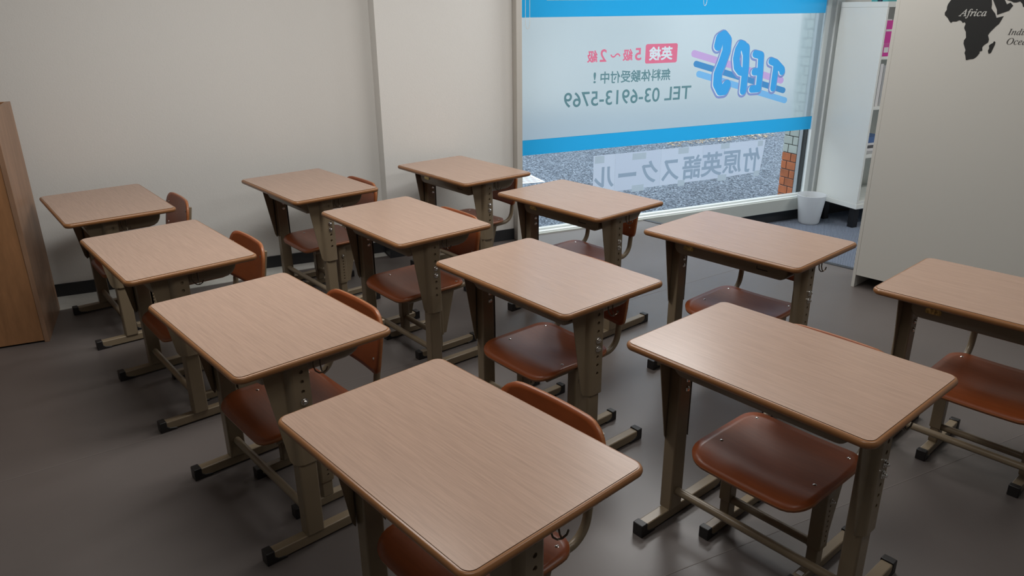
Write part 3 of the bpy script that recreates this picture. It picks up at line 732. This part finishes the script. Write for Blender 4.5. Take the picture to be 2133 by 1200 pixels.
def make_desk():
    d = empty('student_desk')
    out = rrect(0.64, 0.4275, 0.019, 7)
    obj('tabletop', M().prism(out, DH - 0.017, DH, mi=0, side_mi=1), ['laminate', 'laminate_core'], d, smooth=False)
    # bull-nose edge
    prof = [(0.0, -0.0012), (0.0035, -0.0012), (0.0065, -0.003), (0.0085, -0.0065), (0.009, -0.0105), (0.0080, -0.0145), (0.0055, -0.018), (0.0015, -0.0198), (-0.004, -0.020)]
    m = M(); rings = []
    n = len(out)
    for k in range(n):
        p, a, b = Vector(out[k]), Vector(out[k - 1]), Vector(out[(k + 1) % n])
        t = (b - a).normalized(); nr = Vector((t.y, -t.x))
        rings.append(m.add([(p.x + nr.x * q, p.y + nr.y * q, DH + h) for q, h in prof]))
    for k in range(n):
        a, b = rings[k], rings[(k + 1) % n]
        for j in range(len(prof) - 1): m.face((a[j], b[j], b[j + 1], a[j + 1]))
    obj('edge_band', m, 'edge_plastic', d, angle=1.2)
    obj('underside_board', M().prism(rrect(0.632, 0.42, 0.017, 4), DH - 0.0202, DH - 0.0172), 'laminate_core', d, smooth=False)
    # book tray: rounded trough open at the back
    def trough(hw, zb, y, r=0.03, n=5):
        pts = [(-hw, y, DH - 0.0205)]
        for k in range(n + 1):
            a = math.pi + (math.pi / 2) * k / n; pts.append((-hw + r + r * math.cos(a), y, zb + r + r * math.sin(a)))
        for k in range(n + 1):
            a = -math.pi / 2 + (math.pi / 2) * k / n; pts.append((hw - r + r * math.cos(a), y, zb + r + r * math.sin(a)))
        return pts + [(hw, y, DH - 0.0205)]
    m = M(); rows = [trough(0.238, 0.499, -0.118), trough(0.240, 0.499, -0.110), trough(0.240, 0.499, 0.120), trough(0.240, 0.503, 0.140, 0.028), trough(0.240, 0.512, 0.155, 0.026), trough(0.240, 0.527, 0.164, 0.022), trough(0.240, 0.545, 0.168, 0.018)]
    m.sheet(rows)
    f0 = [(x * 0.985, -0.122, z + 0.003 if z < 0.56 else z) for x, y, z in rows[0]]
    i = m.add(f0); j = m.add(rows[0]); m.face(i)
    for k in range(len(i) - 1): m.face((i[k], i[k + 1], j[k + 1], j[k]))
    tray = obj('book_tray', m, 'khaki_steel', d, angle=0.9)
    obj('label_plate', M().prism([(-0.172 + a, 0.530 + b) for a, b in rrect(0.045, 0.017, 0.006, 4)], -0.1235, -0.1219, axis='y'), 'label_gold', tray, smooth=False)['label'] = 'small gold maker label'
    obj('tray_slot', M().box(0.125, 0.165, -0.1229, -0.1215, 0.520, 0.5225).box(0.122, 0.1235, -0.1229, -0.1215, 0.520, 0.533), 'dark_slot', tray, smooth=False)
    for s in (-1, 1):
        # telescopic sleeve with gusset wing
        m = M(); P = 0.0285
        zl = [0.538 - P * k for k in range(8)]
        hole_plate(m, s * 0.290, -0.064, -0.022, zl, P, -0.041, 0.0056, 0.572, 0.266, s * 0.2855)
        yw = lambda z: -0.140 + (0.572 - z) / 0.306 * 0.050
        rows = []
        for z in (0.572, 0.50, 0.42, 0.34, 0.285, 0.268):
            w = yw(z) if z > 0.27 else -0.082
            rows.append([(s * 0.290, -0.064, z), (s * 0.2888, -0.070, z), (s * 0.285, -0.0755, z), (s * 0.279, -0.079, z), (s * 0.2745, -0.082, z), (s * 0.2730, min(-0.086, w) if z > 0.27 else -0.084, z), (s * 0.2730, min(w, -0.0865) if z > 0.27 else -0.0845, z), (s * 0.2705, min(w, -0.0865) if z > 0.27 else -0.0845, z)])
        m.sheet(rows)
        m.sheet([[(s * 0.290, -0.022, z), (s * 0.2885, -0.0185, z), (s * 0.285, -0.017, z), (s * 0.246, -0.017, z)] for z in (0.572, 0.266)])
        sl = obj('leg_sleeve', m, 'khaki_steel', d, angle=0.9, fix=True)
        for k in (3, 4):
            obj('bolt', bolt_mesh(s, s * 0.2902, -0.041, zl[k], inner=s * 0.2425), 'chrome', sl)
        obj('leg', M().box(s * 0.264 - 0.0205, s * 0.264 + 0.0205, -0.075, -0.0235, 0.033, 0.560), 'khaki_steel', d, bevel=0.005, seg=3)
        foot(d, s * 0.264, 0.0155, -0.196, 0.206, 0.036, 0.03)
    obj('stretcher', M().tube([(-0.245, -0.050, 0.094), (0.245, -0.050, 0.094)], 0.0118, 14), 'khaki_steel', d)
    m = M()
    m.tube([(0.296, -0.008, 0.574), (0.296, -0.008, 0.545), (0.297, -0.004, 0.532), (0.300, 0.004, 0.5245), (0.303, 0.013, 0.5235), (0.306, 0.022, 0.529), (0.307, 0.026, 0.538)], 0.0020, 7)
    m.tube([(0.296, 0.012, 0.574), (0.296, 0.012, 0.54), (0.299, 0.012, 0.530), (0.303, 0.0125, 0.5245)], 0.0020, 7)
    obj('bag_hook', m, 'hook_wire', d)
    return d

# ------------------------------------------------------------------ student chair (prototype, in the same frame as its desk)
def back_y(z): return 0.244 + 0.17 * (z - 0.47)
def make_chair():
    c = empty('student_chair')
    poly = rrect(0.345, 0.325, 0.062, 7, 0.05)
    rows = []
    for row in grid_shape(poly, 0.345, 0.325, 18):
        r = []
        for x, y in row:
            s, t = x / 0.1725, y / 0.1625
            z = 0.303 - 0.011 * max(0, 1 - s * s) * math.exp(-((t - 0.15) / 0.55) ** 2) + 0.004 * s * s
            if t < -0.45: z -= 0.020 * ((-t - 0.45) / 0.55) ** 2
            if t > 0.7: z += 0.004 * ((t - 0.7) / 0.3) ** 2
            r.append((x, y + 0.020, z))
        rows.append(r)
    seat = obj('seat', M().sheet(rows), ['plywood_face', 'plywood_edge'], c, solid=(0.011, 1.0, 1), fix=False, angle=3)
    seat.data.flip_normals() if seat.data.polygons[0].normal.z < 0 else None
    seat.modifiers['solid'].offset = -1.0
    riv = lambda: [(0.0, 0.0022), (0.003, 0.0018), (0.0055, 0.0), (0.0055, -0.003)]
    for x, y in ((-.135, -.02), (.135, -.02), (-.135, .152), (.135, .152)):
        s, t = x / .1725, (y - .02) / .1625
        z = 0.303 - 0.011 * max(0, 1 - s * s) * math.exp(-((t - 0.15) / 0.55) ** 2) + 0.004 * s * s + (0.004 * ((t - 0.7) / 0.3) ** 2 if t > .7 else 0)
        obj('rivet', M().lathe(riv(), 10, (x, y, z)), 'chrome', seat)
    bp = rrect(0.344, 0.192, 0.022, 5, 0.066)
    rows = []
    for row in grid_shape(bp, 0.344, 0.192, 16):
        rows.append([(x, back_y(0.474 + z) + 0.014 * (1 - (x / 0.172) ** 2), 0.474 + z) for x, z in row])
    bk = obj('backrest', M().sheet(rows), ['plywood_face', 'plywood_edge'], c, solid=(0.0105, -1.0, 1), fix=False, angle=3)
    if bk.data.polygons[0].normal.y > 0: bk.data.flip_normals()
    for x in (-0.137, 0.137):
        for z in (0.42, 0.52):
            y = back_y(z) + 0.014 * (1 - (x / 0.172) ** 2)
            m = M().lathe(riv(), 10, (0, 0, 0)); m.v = [(a + x, y - cc, b + z) for a, b, cc in m.v]
            obj('rivet', m, 'chrome', bk)
    for s in (-1, 1):
        u = s * 0.139; off = 0.014 * (1 - (0.139 / 0.172) ** 2) + 0.0105 + 0.005
        path = [(u, -0.095, 0.276), (u, 0.10, 0.279), (u, 0.162, 0.282)]
        cy, cz, r = 0.184, 0.343, 0.060
        for k in range(1, 8):
            a = -math.pi / 2 + (math.pi / 2 - 0.12) * k / 7
            path.append((u, cy + r * math.cos(a), cz + r * math.sin(a)))
        for z in (0.40, 0.45, 0.50, 0.54): path.append((u, back_y(z) + off, z))
        obj('back_tube', M().tube(path, 0.0108, 12), 'khaki_steel', c)
        m = M(); P = 0.0155
        zl = [0.232 - P * k for k in range(9)]
        hole_plate(m, s * 0.153, 0.028, 0.062, zl, P, 0.047, 0.0034, 0.277, 0.085, s * 0.1495)
        m.sheet([[(s * 0.153, 0.028, z), (s * 0.1515, 0.025, z), (s * 0.148, 0.0235, z), (s * 0.118, 0.0235, z)] for z in (0.277, 0.085)])
        yw = lambda z: 0.135 - (0.277 - z) / 0.19 * 0.050
        m.sheet([[(s * 0.153, 0.062, z), (s * 0.1518, 0.065, z), (s * 0.148, 0.067, z), (s * 0.143, 0.069, z), (s * 0.1415, yw(z), z), (s * 0.139, yw(z), z)] for z in (0.277, 0.20, 0.13, 0.087)])
        sl = obj('leg_sleeve', m, 'khaki_steel', c, angle=0.9)
        obj('bolt', bolt_mesh(s, s * 0.1532, 0.047, 0.232, 0.0045, inner=s * 0.117), 'chrome', sl)
        obj('leg', M().box(s * 0.1335 - 0.0155, s * 0.1335 + 0.0145, 0.026, 0.0615, 0.029, 0.270), 'khaki_steel', c, bevel=0.004, seg=2)
        foot(c, s * 0.134, 0.0135, -0.066, 0.244, 0.032, 0.026)
    obj('stretcher', M().tube([(-0.122, 0.044, 0.086), (0.122, 0.044, 0.086)], 0.0115, 12), 'khaki_steel', c)
    return c

desk0 = make_desk(); chair0 = make_chair()
index_kids()
# x, y, rotation of each desk; then chair push-out along the desk, side shift, turn
DESKS = [
 (-3.811, -0.344, 14.71, 'school desk in the far left corner right beside the oak cabinet'),
 (-2.934, -0.101, 16.21, 'school desk second from the oak cabinet in the leftmost row'),
 (-2.075, 0.150, 17.65, 'school desk third from the oak cabinet, just behind the nearest desk'),
 (-1.237, 0.410, 18.17, 'nearest school desk filling the bottom centre of the view'),
 (-3.786, 0.567, 15.85, 'school desk in the middle row against the bare left wall'),
 (-2.939, 0.814, 15.27, 'school desk second from the left wall in the middle row'),
 (-2.080, 1.045, 15.85, 'school desk third from the left wall in the middle row'),
 (-1.240, 1.284, 16.32, 'near right school desk with its whole seat showing underneath, middle row'),
 (-3.784, 1.396, 15.14, 'school desk in the corner between the wall column and window'),
 (-2.933, 1.644, 17.12, 'school desk in front of the clear glass and paper banner'),
 (-2.106, 1.914, 17.90, 'school desk standing before the waste bin with window glare on its top'),
 (-1.260, 2.191, 17.79, 'school desk cut by the right edge before the white bookcase'),
]
CH = ['chair tucked under the desk beside the oak cabinet', 'chair tucked under the second desk from the oak cabinet', 'chair tucked under the third desk from the oak cabinet', 'chair tucked under the nearest desk at the bottom centre', 'chair tucked under the desk against the bare left wall', 'chair tucked under the second desk of the middle row', 'chair tucked under the third desk of the middle row', 'chair with its whole seat showing under the near right desk', 'chair tucked under the desk between wall column and window', 'chair tucked under the desk before the paper banner', 'chair tucked under the desk standing before the waste bin', 'chair tucked under the desk cut by the right edge']
CHAIR_OFF = [(0, .047, 0), (0, .040, 0), (0, .02, 0), (-.006, .03, 0), (0, .03, 0), (-.005, .014, 0), (-.013, -.01, 0), (0, 0, 0), (-.008, -.008, 0), (-.03, .008, 0), (-.003, -.012, 0), (-.003, -.014, 0)]      # (du, dv, turn)
for k, (x, y, a, lab) in enumerate(DESKS):
    d = desk0 if k == 0 else copy_tree(desk0)
    d.location = (x, y, 0); d.rotation_euler = (0, 0, R(a))
    tag(d, lab, 'desk', 'student desks with wood grain tops')
    c = chair0 if k == 0 else copy_tree(chair0)
    du, dv, tr = CHAIR_OFF[k]; ca, sa = math.cos(R(a)), math.sin(R(a))
    c.location = (x + du * ca - dv * sa, y + du * sa + dv * ca, 0); c.rotation_euler = (0, 0, R(a + tr))
    tag(c, 'red-brown plywood ' + CH[k], 'chair', 'red-brown plywood student chairs')
    if k == 7:
        obj('label_sticker', M().box(0.126, 0.142, -0.030, -0.014, 0.0322, 0.0327), 'paper_white', c, smooth=False)['label'] = 'small white sticker on the foot bar'
